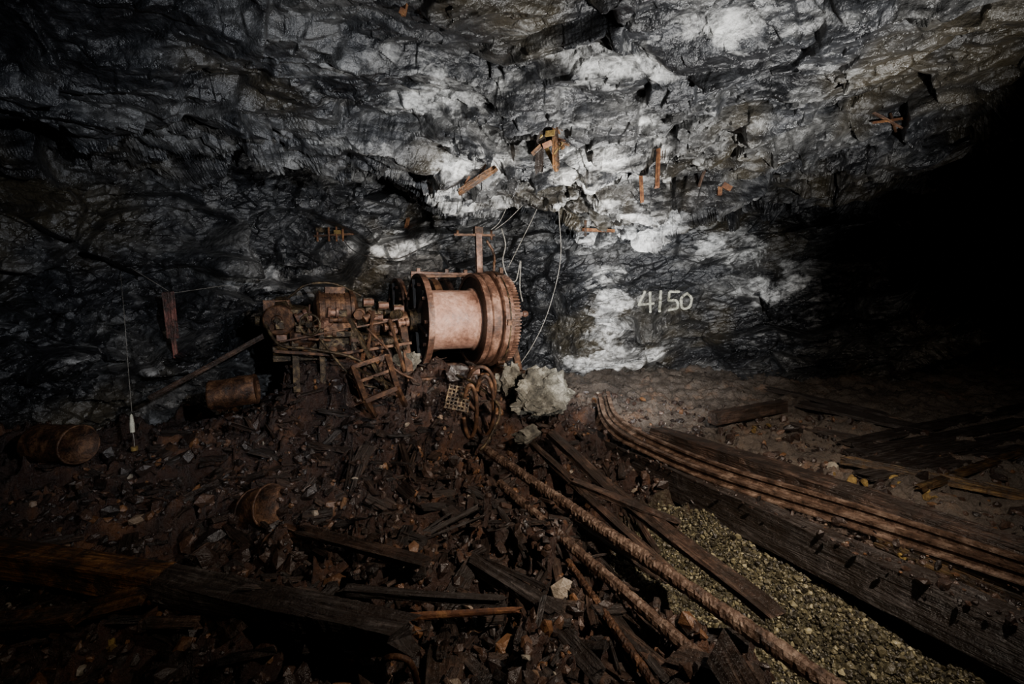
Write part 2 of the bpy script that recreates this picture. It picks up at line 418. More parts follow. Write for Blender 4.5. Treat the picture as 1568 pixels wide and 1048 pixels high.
def Wl(px,py,off=.03):
    r=ray(px,py); r=r/np.linalg.norm(r); i=np.argpartition(-(reln@r),9)[:9]
    dist=np.linalg.norm(rel[i],axis=1).min(); return Vector(CAM+r*(dist-off))
# ---------------------------------------------------------------- floor
fa=np.radians(np.concatenate([np.linspace(-105,-55,30,endpoint=False),np.linspace(-55,55,900),np.linspace(55,105,31)[1:]]))
fr=np.exp(np.linspace(math.log(.5),math.log(16),620))
FA,FR=np.meshgrid(fa,fr); x=(FR*np.sin(FA)).ravel(); y=(FR*np.cos(FA)).ravel()
def gravel(x,y):
    b=sideB(x,y);p=sideP(x,y); e=.12*np.sin(x*5+y*3)+.1*np.sin(y*9-x*4)
    return sm(-.95,-.6,b+e)*sm(.02,-.05,b)*sm(.15,.45,p+e)*sm(4.0,3.5,y+e)
def relief(x,y):
    p=np.stack([x,y,np.zeros_like(x)],1); w=p+.12*np.stack([fbm(p*2,2,3),fbm(p*2,2,4),np.zeros_like(x)],1)
    a=facet(w/.5,100,1.1,24); b=facet(w/.2,110,1.3,30); c=facet(w/.08,120,1.3,26)
    amp=1-.55*sm(.1,.6,sideB(x,y))
    return (.14*a+.10*b+.05*c)*amp*(1-.8*gravel(x,y))+.07*fbm(p*.8,3,6)+.016*fbm(p*9,3,8)
zf=hbase(x,y)+relief(x,y)
fi=np.arange(len(x)).reshape(FA.shape)
fq=np.stack([fi[:-1,:-1],fi[1:,:-1],fi[1:,1:],fi[:-1,1:]],-1).reshape(-1,4)
mesh_np('floor',np.stack([x,y,zf],1),fq,[M['floor']],{'gravel':gravel(x,y),'plat':sm(.1,.8,sideB(x,y))},True)
def hz(x,y):
    a=np.atleast_1d(np.float64(x));b=np.atleast_1d(np.float64(y)); return hbase(a,b)+relief(a,b)
# ---------------------------------------------------------------- scattered masses
def rotm(n,flat=None):
    q=rng.normal(size=(n,4)); 
    if flat is not None:
        ang=rng.uniform(0,2*np.pi,n); t=rng.normal(0,flat,(n,2))
        out=np.empty((n,3,3))
        for i in range(n): out[i]=np.array(Euler((t[i,0],t[i,1],ang[i])).to_matrix())
        return out
    q/=np.linalg.norm(q,axis=1,keepdims=True); w,x,y,z=q.T
    return np.stack([1-2*(y*y+z*z),2*(x*y-z*w),2*(x*z+y*w),2*(x*y+z*w),1-2*(x*x+z*z),2*(y*z-x*w),2*(x*z-y*w),2*(y*z+x*w),1-2*(x*x+y*y)],-1).reshape(-1,3,3)
import bmesh
bm=bmesh.new(); bmesh.ops.create_icosphere(bm,subdivisions=1,radius=1)
ICO=np.array([v.co[:] for v in bm.verts]); ICOF=np.array([[v.index for v in f.verts] for f in bm.faces]); bm.free()
BOX=np.array([[x,y,z] for x in(-1,-.33,.33,1) for y,z in((-1,-1),(1,-1),(1,1),(-1,1))],float)
BOXF=[(i*4+j,i*4+(j+1)%4,(i+1)*4+(j+1)%4,(i+1)*4+j) for i in range(3) for j in range(4)]+[(3,2,1,0),(12,13,14,15)]
def scatter(name,pos,size,R,tpl,tf,m,jit=.25,tint=None):
    n=len(pos);k=len(tpl)
    v=tpl[None]+rng.uniform(-jit,jit,(n,k,3))
    lc=v*size[:,None,:]
    w=np.einsum('nij,nkj->nki',R,lc)+pos[:,None,:]
    f=(np.asarray(tf)[None]+(np.arange(n)*k)[:,None,None]).reshape(-1,len(tf[0]))
    tn=rng.random(n) if tint is None else tint
    return mesh_np(name,w.reshape(-1,3),f,[m],{'lc':(lc+rng.uniform(0,9,(n,1,3))).reshape(-1,3),'tint':np.repeat(tn,k)})
def polar(n,a0,a1,r0,r1,pw=1.0):
    a=np.radians(rng.uniform(a0,a1,n)); r=r0+(r1-r0)*rng.random(n)**pw; return r*np.sin(a),r*np.cos(a)
x,y=polar(15000,-54,54,1.6,7.2)
keep=((sideB(x,y)<0)|(rng.random(len(x))<.4))&(x>-4.0)&(gravel(x,y)<.3); x,y=x[keep],y[keep]
s_=rng.gamma(2.0,.009,len(x))+.006; s_=np.minimum(s_,.09)
z=hz(x,y)+s_*.3
n=700; tt=rng.random(n)**.8*1.2; off=rng.uniform(-.12,.42,n)
dB=np.array(B1[:2]-B0[:2]); nB=np.array([-dB[1],dB[0]])/np.linalg.norm(dB)
bx=B0[0]+dB[0]*tt+nB[0]*off; by=B0[1]+dB[1]*tt+nB[1]*off; bs=rng.gamma(2.,.005,n)+.004
x=np.concatenate([x,bx]);y=np.concatenate([y,by]);s_=np.concatenate([s_,bs]);z=np.concatenate([z,np.full(n,.2)+bs*.4])
scatter('stone_rubble',np.stack([x,y,z],1),np.stack([s_*rng.uniform(.7,1.5,len(x)),s_*rng.uniform(.6,1.1,len(x)),s_*rng.uniform(.4,.9,len(x))],1),rotm(len(x)),ICO,ICOF,M['rubble'],.22)
x,y=polar(2300,-50,30,1.8,6.2)
keep=(sideB(x,y)<-.2)&(gravel(x,y)<.2); x,y=x[keep],y[keep]
L=rng.gamma(1.7,.027,len(x))+.02; L=np.minimum(L,.22); wd=L*rng.uniform(.12,.5,len(x)); tk=np.minimum(wd*rng.uniform(.2,.6,len(x)),.018)
z=hz(x,y)+.010
scatter('broken_wood_debris',np.stack([x,y,z],1),np.stack([L,wd,tk],1),rotm(len(x),.28),BOX,BOXF,M['wood'],.25,rng.random(len(x))**1.4)
x,y=polar(80000,5,54,1.7,4.5); keep=gravel(x,y)>.25+.5*rng.random(len(x)); x,y=x[keep],y[keep]
s_=rng.gamma(2.,.0026,len(x))+.003; z=hz(x,y)+s_*.4
scatter('gravel_bank',np.stack([x,y,z],1),np.stack([s_*1.2,s_,s_*.8],1),rotm(len(x)),ICO,ICOF,M['pebble'],.25)
# ---------------------------------------------------------------- WINCH
win=bpy.data.objects.new('mine_winch',None); bpy.context.collection.objects.link(win)
win.location=(-1.17,5.8,0); win.rotation_euler=(0,0,math.radians(26))
X=(1,0,0)
AZ=1.47
def flange(b,x0,y0,r,th,hub,rimk='pinkd',facek='black',rw=.035):
    b.lathe((x0,y0,AZ),X,[(0,hub),(0,r-rw*1.2),(-.012,r-rw),(-.012,r),(th,r),(th,r-rw),(th-.01,r-rw*1.2),(th-.01,hub)],facek,72)
    b.lathe((x0,y0,AZ),X,[(-.016,r-rw),(-.016,r+.006),(th+.006,r+.006),(th+.006,r-rw),(-.016,r-rw)],rimk,72)
def drum(name,y0):
    b=MB()
    flange(b,-.03,y0,.585,.05,.05)
    b.lathe((0,y0,AZ),X,[(0,.05),(0,.40),(.02,.385),(.66,.385),(.68,.42),(.69,.42)],'pink',72,smooth=True)
    for i in range(10):
        a=2*math.pi*i/10; b.lathe((-.05,y0+.47*math.cos(a),AZ+.47*math.sin(a)),X,[(-.02,.0),(-.02,.022),(.02,.022)],'pinkd',6)
    b.lathe((-.2,y0,AZ),X,[(0,0),(0,.07),(.05,.075),(.05,.13),(.15,.16),(.17,.16)],'grease',32)
    for i in range(6):
        a=2*math.pi*i/6+.3; c,s1=math.cos(a),math.sin(a)
        b.bar((-.055,y0+.14*c,AZ+.14*s1),(-.05,y0+.53*c,AZ+.53*s1),.035,.03,'black')
    flange(b,.69,y0,.60,.05,.05)
    b.obj(name,win)
drum('cable_drum',0); drum('rear_cable_drum',1.28)
b=MB()
b.lathe((.75,0,AZ),X,[(0,.3),(0,.61),(.012,.625),(.10,.625),(.11,.60),(.11,.56),(.15,.56),(.15,.62),(.16,.645),(.28,.645),(.29,.62),(.29,.3)],'pinkd',90)
b.lathe((1.04,0,AZ),X,[(0,.3),(0,.575),(.10,.575),(.10,.50),(.04,.48),(.04,.12),(.1,.12),(.1,0)],'rust',90)
for i in range(84):
    a=2*math.pi*i/84; R=Matrix.Rotation(a,3,'X'); b.box(Vector((1.09,0,AZ))+R@Vector((0,0,.592)),(.10,.018,.04),R,'pinkd')
for a in (.5,1.6,2.6,-.4,-1.5):
    R=Matrix.Rotation(a,3,'X'); b.box(Vector((.97,0,AZ))+R@Vector((0,0,.655)),(.10,.07,.04),R,'rust')
b.lathe((.965,0,AZ),X,[(0,.6),(0,.652),(.02,.652),(.02,.6)],'grease',90)
b.obj('brake_band_and_ring_gear',win)
b=MB()
for yy in(-.50,.62,1.85):
    b.bar((-.30,yy,.70),(1.25,yy,.70),.10,.03,'rust'); b.bar((-.30,yy,.80),(1.25,yy,.80),.10,.03,'rust'); b.bar((-.30,yy,.75),(1.25,yy,.75),.02,.10,'grease')
for xx in(-.22,.5,1.18): b.bar((xx,-.6,.74),(xx,1.9,.74),.08,.10,'rust')
for xx in(-.24,1.2):
    for yy in(0,1.28):
        for sgn in(-1,1): b.bar((xx,yy+sgn*.42,.8),(xx,yy+sgn*.1,AZ-.05),.09,.05,'rust')
        b.lathe((xx-.06,yy,AZ),X,[(0,0),(0,.12),(.12,.12),(.12,0)],'rust',24)
        b.box((xx,yy,AZ-.12),(.1,.26,.12),None,'rust')
for xx in(.15,.35,.55): b.box((xx,-.46,.85),(.12,.10,.09),None,'pinkd')
for xx in(.02,.35,.74): b.bar((xx,.45,AZ+.1),(xx,.45,AZ+.62),.04,.04,'pinkd')
b.bar((0,.45,AZ+.62),(.95,.45,AZ+.62),.05,.05,'pinkd'); b.bar((.0,.3,AZ+.57),(.9,.34,AZ+.60),.035,.035,'rust')
for sx in(.1,.5,.78): b.box((sx,.45,AZ+.66),(.05,.05,.06),None,'pinkd')
b.lathe((.25,.5,AZ+.05),X,[(0,.1),(0,.50),(.05,.52),(.10,.50),(.10,.1)],'rust',48)
b.obj('base_frame',win,.006)
b=MB()
b.bar((.95,.25,.85),(.90,.25,AZ+1.22),.085,.06,'pinkd'); b.bar((.55,.25,AZ+1.14),(1.15,.25,AZ+1.17),.025,.03,'rust')
b.box((.9,.25,AZ+1.22),(.12,.08,.09),None,'rust')
b.tube([(.6,.25,AZ+1.14),(.6,.25,AZ+1.2)],.02,'rust'); b.tube([(1.1,.25,AZ+1.1),(1.1,.25,AZ+1.24)],.018,'rust')
b.bar((1.12,-.1,AZ+.05),(1.42,-.14,AZ+.07),.04,.05,'pinkd'); b.lathe((1.40,-.14,AZ+.07),X,[(-.02,0),(0,.04),(.04,.045),(.07,.03),(.08,0)],'pinkd',16)
b.tube([(1.15,.3,AZ+.55),(1.16,.3,AZ+.9),(1.05,.3,AZ+1.1)],.02,'rust'); b.bar((1.28,.25,AZ-.1),(1.25,.25,AZ+.72),.05,.03,'rust')
b.obj('operating_lever',win)
b=MB()
b.lathe((-1.24,.12,1.60),X,[(0,0),(0,.10),(.03,.2),(.06,.235),(.08,.235),(.08,.22),(.40,.22),(.40,.24),(.44,.24),(.47,.2),(.5,.09),(.5,0)],'rust',36)
for i in range(5): b.lathe((-1.12+i*.055,.12,1.60),X,[(0,.2),(0,.226),(.008,.226),(.008,.2)],'rust',36)
b.box((-1.0,.12,1.84),(.22,.16,.08),None,'rust'); b.box((-1.0,-.02,1.40),(.42,.30,.12),None,'rust')
b.bar((-1.2,-.1,1.34),(-.8,-.1,1.34),.34,.06,'grease')
for sx in(-1.18,-.84):
    for sy in(-.22,.35): b.bar((sx,sy,.7),(sx,sy,1.4),.06,.05,'grease')
b.lathe((-.74,.12,1.58),X,[(0,0),(0,.06),(.08,.06),(.08,.12),(.12,.13),(.15,.13),(.15,.07),(.22,.05),(.22,.10),(.28,.11),(.32,.05),(.5,.05),(.56,.06)],'grease',28)
b.lathe((-.62,.0,1.40),X,[(0,0),(0,.10),(.04,.12),(.1,.12),(.1,.07),(.2,.07),(.2,.14),(.26,.14),(.26,.05),(.4,.05)],'rust',24)
b.lathe((-1.2,-.05,1.22),X,[(0,0),(0,.09),(.1,.12),(.5,.12),(.6,.08),(.9,.08),(.9,0)],'grease',24)
b.obj('drive_motor',win,.004)
b=MB()
b.lathe((-1.66,.1,1.50),X,[(0,0),(0,.13),(.02,.2),(.03,.26),(.14,.27),(.16,.24),(.2,.18),(.38,.15),(.40,0)],'grease',36)
for i in range(10):
    a=2*math.pi*i/10; b.lathe((-1.64,.1+.225*math.cos(a),1.50+.225*math.sin(a)),X,[(-.015,0),(-.015,.02),(.16,.02)],'rust',6)
b.lathe((-1.84,.1,1.50),X,[(0,0),(0,.05),(.2,.05),(.26,.06)],'grease',16)
b.lathe((-1.5,-.05,1.33),X,[(0,0),(0,.13),(.05,.16),(.2,.16),(.25,.12),(.3,0)],'rust',24)
def wheel(b,c,ax,r,rt,k,sp=5):
    c=Vector(c);R=frame(Vector(ax)); pts=[c+R@Vector((0,r*math.cos(t),r*math.sin(t))) for t in np.linspace(0,2*math.pi,33)]
    b.tube(pts,rt,k,8,False)
    for i in range(sp):
        t=2*math.pi*i/sp; b.tube([c,c+R@Vector((0,r*math.cos(t),r*math.sin(t)))],rt*.7,k,6,False)
    b.lathe(c-R@Vector((.03,0,0)),ax,[(0,0),(0,.04),(.06,.04),(.06,0)],k,12)
wheel(b,(-1.3,-.36,1.46),(.5,1,0),.11,.014,'grease')
b.lathe((-1.62,-.22,1.50),(.35,1,.05),[(0,0),(0,.05),(.03,.06),(.03,.15),(.05,.17),(.14,.17),(.16,.14),(.16,0)],'rust',28)
b.lathe((-1.62,-.26,1.50),(.35,1,.05),[(0,0),(0,.03),(.05,.03)],'grease',12)
b.box((-1.62,.05,1.66),(.26,.22,.12),None,'rust'); b.box((-1.42,-.12,1.52),(.16,.18,.2),None,'grease')
b.box((-1.45,.1,1.15),(.45,.36,.22),None,'grease')
for sy in(-.15,.35): b.bar((-1.45,sy,.7),(-1.45,sy,1.3),.07,.07,'grease')
b.obj('gearbox_handwheel',win,.004)
b=MB()
for i in range(44):
    x0=random.uniform(-1.6,-.25); z0=random.uniform(1.12,1.58); y0=random.uniform(-.30,-.04)
    kk=random.choice(['grease','grease','rust','rust','rust','pinkd'])
    t_=random.random()
    if t_<.5:
        r_=random.uniform(.025,.07); b.lathe((x0,y0,z0),(random.choice([1,1,.3]),random.choice([0,.1,1]),random.uniform(-.2,.2)),[(-.06,0),(-.06,r_),(-.03,r_*1.1),(-.03,r_*.7),(.03,r_*.7),(.03,r_*1.15),(.07,r_*1.15),(.07,0)],kk,14)
    elif t_<.75:
        b.box((x0,y0,z0),(random.uniform(.05,.14),random.uniform(.04,.1),random.uniform(.04,.12)),Euler((random.uniform(-.2,.2),0,random.uniform(-.2,.2))).to_matrix(),kk)
    else:
        dr=Vector(random.choice([(1,0,.05),(1,0,-.1),(.1,0,1)])).normalized(); a=Vector((x0,y0,z0)); b.tube([a,a+dr*random.uniform(.12,.28)],random.uniform(.01,.02),kk,8,False)
for (a,c,w) in [((-.9,-.45,1.52),(-.55,-.7,.72),.045),((-.62,-.3,1.6),(-.78,-.5,.85),.03),((-.45,-.35,1.5),(-.32,-.5,.9),.035),((-1.0,-.3,1.12),(-.2,-.35,1.22),.04),((-1.6,-.3,1.28),(-.35,-.32,1.5),.025),((-1.65,-.3,1.18),(-.9,-.36,1.10),.04)]:
    b.bar(a,c,w,w*.8,random.choice(['rust','grease']))
for xx,zz in((-.65,1.70),(-.48,1.66),(-.3,1.62),(-.55,1.52)):
    b.box((xx,-.05,zz),(.10,.12,.10),None,'grease'); b.lathe((xx-.06,-.14,zz),X,[(0,0),(0,.04),(.12,.04),(.12,0)],'pinkd',12)
b.tube([(-1.5,.2,1.75),(-1.3,.1,1.9),(-1.0,.15,1.92),(-.7,.1,1.78)],.014,'grease')
b.tube([(-1.75,-.1,1.5),(-1.6,-.3,1.25),(-1.3,-.4,1.2),(-.9,-.5,1.1),(-.6,-.5,.9)],.018,'grease')
b.tube([(-1.2,-.35,1.3),(-1.0,-.5,1.0),(-.8,-.55,.8),(-.6,-.6,.75)],.015,'grease'); b.tube([(-.7,-.35,1.4),(-.5,-.5,1.15),(-.45,-.55,.95),(-.2,-.6,.8)],.015,'rust')
b.obj('control_linkage',win,.003)
# ---------------------------------------------------------------- steel trestle lying before the winch
b=MB()
q=[D(540,562,4.75),D(592,545,4.85),D(608,594,4.6),D(560,614,4.5)]
for i in range(4): b.bar(q[i],q[(i+1)%4],.055,.045,'rust')
b.bar(V(q[0]).lerp(V(q[3]),.45),V(q[1]).lerp(V(q[2]),.45),.035,.03,'rust'); b.bar(q[0],V(q[2]),.025,.025,'grease')
for i,dz in((0,.35),(1,.35),(2,.22),(3,.2)): b.bar(V(q[i]),V(q[i])+Vector((.05,.14,-dz)),.045,.045,'rust')
b.obj('steel_trestle')
b=MB()
for (cx,cy,w,h,Y) in((720,630,10,40,4.75),(742,622,14,46,4.8),(736,596,22,34,5.0)):
    pts=[D(cx+w*math.cos(t_),cy+h*math.sin(t_),Y+.12*math.sin(t_)) for t_ in np.linspace(-2.6,2.9,14)]
    b.tube(pts,.022,'rust',8)
pts=[D(700,575,5.1),D(730,590,4.9),D(765,625,4.7),D(750,670,4.5),D(735,690,4.4)]; b.tube(pts,.016,'grease')
b.obj('rubber_hose_coil')
b=MB()
c=D(702,610,4.75); R=Euler((-.35,.25,.2)).to_matrix()
for i in range(7):
    b.box(V(c)+R@Vector((-.12+i*.04,0,0)),(.014,.012,.26),R,'grease'); b.box(V(c)+R@Vector((0,.008,-.12+i*.04)),(.26,.012,.016),R,'grease')
b.obj('perforated_grate')
b=MB(); b.rockc(D(834,610,5.2),(.44,.30,.32),'pale',Euler((.2,.1,.3)).to_matrix(),sub=5); b.rockc(D(782,590,5.4),(.26,.2,.18),'pale',sub=4)
b.rockc(D(808,665,4.6),(.2,.1,.09),'pale',Euler((.2,-.2,.2)).to_matrix(),sub=3); b.rockc(D(620,552,5.5),(.16,.12,.25),'pale',sub=3)
b.rockc(D(655,615,4.9),(.13,.1,.1),'rubble',sub=3); b.rockc(D(700,575,5.2),(.2,.14,.12),'rubble',sub=3)
b.obj('pale_boulder')
# ---------------------------------------------------------------- timbers and rails on the right
def ext(a,b,f): a=V(a);b=V(b); return b+(b-a)*f
b=MB(); b.timber(V(B0)-Vector((0,0,.13)),ext(V(B0),V(B1),.35)-Vector((0,0,.13)),.16,.27,'woodd',1,0,.010,90)
b.obj('track_stringer_timber')
b=MB()
a0=G(1010,665,.20);a1=G(1568,850,.20)
b.timber(a0,ext(a0,a1,.3),.22,.14,'wood',.7,0,.014,90); b.obj('track_side_timber')
def rail(b,pts,k='rail'):
    pts=catmull([V(p) for p in pts],8)
    prof=[(-.055,0),(.055,0),(.055,.012),(.012,.022),(.012,.062),(.028,.07),(.028,.095),(-.028,.095),(-.028,.07),(-.012,.062),(-.012,.022),(-.055,.012)]
    VV=[]
    for i,p in enumerate(pts):
        t_=(pts[min(i+1,len(pts)-1)]-pts[max(i-1,0)]).normalized(); s1=Vector((0,0,1)).cross(t_).normalized(); u=t_.cross(s1)
        for (q0,q1) in prof: VV.append(p+s1*q0*.8+u*q1*.8)
    n=12; Fs=[(i*n+j,i*n+(j+1)%n,(i+1)*n+(j+1)%n,(i+1)*n+j) for i in range(len(pts)-1) for j in range(n)]
    Fs+= [tuple(range(n-1,-1,-1)),tuple((len(pts)-1)*n+j for j in range(n))]
    b.add(VV,Fs,k)
b=MB()
r=[G(918,612,.48),G(926,645,.36),G(950,672,.28),G(1000,698,.23),G(1100,740,.215),G(1300,805,.21),G(1568,893,.21)]
r.append(ext(r[-2],r[-1],.5)); rail(b,r)
r2=[G(930,608,.48),G(940,640,.36),G(968,664,.28),G(1016,688,.23),G(1120,730,.215),G(1320,792,.21),G(1568,875,.21)]
r2.append(ext(r2[-2],r2[-1],.5)); rail(b,r2); b.obj('curved_rail')
b=MB()
e1=ext(P0,P1,.2)
pts=[V(P0).lerp(e1,i/280) for i in range(281)]
b.tube(pts,.044,'rail',14,False,jit=.055); b.obj('encrusted_pipe')
b=MB(); q0=G(850,670,.3);q1=G(1165,940,.06); b.timber(q0,q1,.11,.05,'wood',.9,.1,.008,40,wob=.03); 
q0=G(815,680,.24);q1=G(1010,860,.1); b.timber(q0,q1,.06,.04,'wood',.9,.1,.008,24,wob=.02)
q0=G(880,740,.2);q1=G(1030,800,.14); b.timber(q0,q1,.07,.05,'wood',.9,.1,.008,24)
b.obj('timber_plank')
b=MB(); q0=G(765,740,.10);q1=G(1130,1060,.0); b.tube([V(q0).lerp(V(q1),i/160) for i in range(161)],.036,'rail',12,False,jit=.06)
q0=G(870,860,0);q1=G(1010,1060,-.05); b.tube([V(q0).lerp(V(q1),i/80) for i in range(81)],.022,'rust',10,False,jit=.09); b.obj('rusty_pipe')
b=MB()
for (x0,y0,x1,y1,w,kk) in [(815,925,870,815,.05,'woodd'),(870,815,940,905,.045,'woodd'),(735,880,830,950,.10,'woodd'),(830,950,900,1040,.09,'woodd'),(895,930,1010,1040,.05,'wood'),
   (900,900,905,960,.035,'wood'),(770,800,800,860,.04,'woodd'),(850,790,990,890,.05,'wood'),(930,730,1000,850,.04,'wood'),(615,690,630,745,.05,'wood'),(640,690,625,740,.04,'wood'),(790,930,810,985,.03,'wood'),(940,960,1000,1048,.06,'woodd'),
   (500,640,560,655,.05,'woodd'),(1040,960,1110,1048,.04,'wood'),
   (540,760,560,700,.05,'woodd'),(650,830,720,800,.04,'woodd')]:
    a=T(x0,y0,.06); c=T(x1,y1,.09)
    b.timber(a,c,w,w*.6,kk,random.uniform(.6,1),random.random(),.007,12,.14)
    for _ in range(2):
        o=Vector((random.uniform(-.06,.06),random.uniform(-.06,.06),random.uniform(-.03,.03))); b.timber(a+o,a.lerp(c,random.uniform(.5,1.1))+o*2,w*.3,w*.2,kk,random.uniform(.6,1),random.random(),.004,8,.1)
for i in range(26):
    xx=random.uniform(-2.9,-.6); yy=random.uniform(4.5,5.2); zz=float(hz(xx,yy)[0])
    an=random.uniform(0,math.pi); l=random.uniform(.10,.30); dz=random.uniform(-.05,.08)
    b.timber((xx,yy,zz+.02),(xx+l*math.cos(an),yy+l*math.sin(an)*.5,zz+.05+dz),random.uniform(.03,.08),.02,random.choice(['wood','woodd']),random.uniform(.5,1),random.random(),.005,8,.06)
b.obj('splintered_timber')
b=MB(); a0=G(-130,832,.12);m0=G(250,893,.1);a1=G(605,972,.06)
b.timber(a0,m0,.17,.15,'woodo',1,.05,.009,50,.02); b.timber(m0,a1,.16,.14,'woodd',1,.08,.012,50,.14); b.obj('fallen_timber')
b=MB(); b.timber(G(555,948,.08),G(780,935,.08),.028,.022,'rusto',.9,.2,.003,16); b.timber(G(545,905,.06),G(760,920,.05),.05,.04,'woodd',.7,.2,.006,16); b.obj('wooden_batten')
b=MB(); b.timber(G(0,955,.05),G(110,945,.05),.09,.07,'woodo',.4,.2,.012,16); b.timber(G(240,955,.03),G(290,955,.03),.06,.03,'wood',1,.2,.008,8); b.timber(G(150,930,.03),G(210,915,.08),.12,.03,'woodo',.2,.5,.008,8)
b.timber(G(470,815,.16),G(640,860,.14),.08,.04,'wood',.5,.2,.01,14); b.obj('broken_plank')
b=MB(); a0=G(1092,648,.2);a1=G(1198,628,.2); b.timber(V(a0)+Vector((0,0,.06)),V(a1)+Vector((0,0,.06)),.14,.15,'wood',1,0,.006,16,.02); b.obj('squared_timber')
b=MB(); b.timber(T(1215,660,.06),T(1380,690,.04),.12,.04,'wood',.7,.1,.008); b.timber(T(1300,720,.08),T(1568,770,.06),.10,.06,'woody',.9,.1,.01); b.timber(T(1410,760,.08),T(1568,700,.06),.07,.04,'woody',.7,.1,.008)
b.timber(T(1180,600,.04),T(1350,640,.04),.12,.06,'woodd',1,0,.01); b.timber(T(1350,840,.06),T(1568,930,.06),.16,.08,'woody',.8,.1,.012)
for i in range(4): b.timber(T(1300+i*8,686+i*17,.05),T(1568,628+i*22,.05),.17,.045,'woodd',1,0,.006,20)
b.timber(T(1230,625,.05),T(1420,665,.05),.3,.05,'woodd',1,0,.008,20)
b.obj('loose_plank')
b=MB()
for px,py,s1 in((1280,738,.07),(1310,742,.06),(1368,745,.06),(1420,765,.05),(1250,770,.035),(1385,865,.05),(1500,930,.05),(1330,700,.03),(1165,660,.05),(1160,920,.03),(260,700,.04),(300,705,.04),(190,945,.04),(180,1000,.04),(1340,830,.03),(1210,760,.03),(1450,880,.04)):
    for _ in range(3): b.rockc(T(px+random.uniform(-14,14),py+random.uniform(-7,7),.03),(s1*.9,s1*.7,s1*.5),'yellow',sub=2)
b.obj('ochre_ore_chunk')
# ---------------------------------------------------------------- barrels and cans
def barrel(name,c,ax,r,L,k='rust',crush=0):
    b=MB(); ph=random.random()*6
    prof=[(0.02,0),(.02,r*.93),(0,r*.95),(0,r),(.02,r*1.03),(.04,r)]+[(L*t_,r*(1.03 if i in(3,7) else 1)) for i,t_ in enumerate(np.linspace(.15,.85,11))]+[(L-.03,r),(L-.01,r*1.03),(L,r),(L,r*.95),(L-.02,r*.93),(L-.02,0)]
    def dent(a,t_): return 1-crush*(.5+.5*math.sin(a*9+ph+t_))*max(0,math.sin(t_+ph))-.12*crush*math.sin(3*t_+a*25)
    b.lathe(V(c)-V(ax).normalized()*L/2,ax,prof,k,40,dent,True); return b.obj(name)
barrel('steel_barrel',D(358,600,4.75),(1,.35,.1),.16,.44,'rust',.16)
barrel('steel_barrel',D(92,680,4.0),(1,-.25,.05),.17,.5,'rust',.15)
barrel('crushed_bucket',T(405,812,.17),(.8,-.4,.35),.16,.26,'rust',.35)
barrel('crushed_bucket',T(430,860,.10),(.3,-.9,.35),.14,.16,'rust',.3)
b=MB(); pts=[G(580,1048,0.02),G(590,1010,.16),G(625,1012,.16),G(640,1048,.02)]; b.tube(pts,.014,'rust'); b.obj('wire_loop')
b=MB(); b.timber(D(235,607,4.7),D(452,488,5.3),.05,.05,'wood',1,0,.004,30); b.obj('wooden_pole')
b=MB()
a=D(258,450,5.3);c=D(265,515,5.3);e=D(270,548,5.3)
b.timber(a,c,.13,.025,'woodr',1,0,.004,12,.03); b.timber(c,e,.045,.02,'woodr',.8,0,.003,8,.02)
b.tube([a+np.array([0,0,.03]),Wl(200,410,0)],.003,'wire',5,False); b.tube([a,Wl(430,425,0)],.003,'wire',5,False)
b.obj('hanging_board')
b=MB(); pts=[Wl(184,415,0),D(190,480,4.5),D(196,560,4.5),D(202,632,4.5)]; b.tube(pts,.003,'wire',5)
b.lathe(D(203,662,4.5),(0,0,1),[(0,0),(0,.02),(.09,.02),(.1,.018),(.17,.012),(.19,0)],'paint',16)
pts=[D(203,662,4.5),D(205,672,4.5),D(206,685,4.5)];b.tube(pts,.004,'wire',5); b.lathe(D(206,690,4.5),(0,0,1),[(0,0),(0,.03),(.04,.03),(.04,0)],'yellow',12)
b.obj('hanging_lamp')
# ---------------------------------------------------------------- roof / wall fittings
def fitting(name,fn):
    b=MB(); fn(b); b.obj(name)
def f1_(b):
    o=Wl(845,215,.12)
    for i in range(18):
        a=o+Vector((random.uniform(-.12,.12),random.uniform(-.08,.08),random.uniform(-.08,.22))); e=a+Vector((random.uniform(-.1,.1),random.uniform(-.05,.05),random.uniform(-.2,.02)))
        b.bar(a,e,random.uniform(.02,.06),.012,random.choice(['rusto','woodo','grease','yellow']),roll=random.random()*3)
    b.timber(o+Vector((.03,0,.15)),o+Vector((.04,0,-.22)),.05,.04,'woodo',.7,0,.01,8)
    b.timber(o+Vector((-.10,0.05,.12)),o+Vector((-.12,0,-.25)),.07,.03,'woodd',.6,0,.01,8)
fitting('roof_anchor_bracket',f1_)
def f2_(b):
    o=Wl(733,275,.1)
    b.timber(o+Vector((-.16,0,-.12)),o+Vector((.14,0,.08)),.07,.05,'woodo',.7,0,.015,10); b.bar(o+Vector((-.1,0,.03)),o+Vector((-.2,-.02,-.16)),.03,.02,'rusto'); b.bar(o,o+Vector((.1,.1,.25)),.02,.02,'rust')
fitting('roof_wedge',f2_)
def stick(px0,py0,px1,py1,w,kk='rusto'):
    def f(b):
        a=Wl(px0,py0,.0); p1=ray(px1,py1); a2=CAM+p1*((a.y-.15)/p1[1]); b.timber(a,a2,w,w*.6,kk,1,0,.004,8,.02)
    return f
fitting('roof_peg',stick(980,250,983,308,.035)); fitting('roof_peg',stick(1008,230,1006,285,.04))
fitting('roof_peg',stick(625,335,622,350,.06)); fitting('roof_peg',stick(1070,285,1078,262,.03,'wood'))
def f3_(b):
    a=Wl(893,352,.06);c=Wl(940,354,.06); b.bar(a,c,.04,.04,'rusto'); o=a; b.bar(o+Vector((.03,0,-.08)),o+Vector((.03,0,.12)),.03,.03,'woodo')
fitting('wall_spike',f3_)
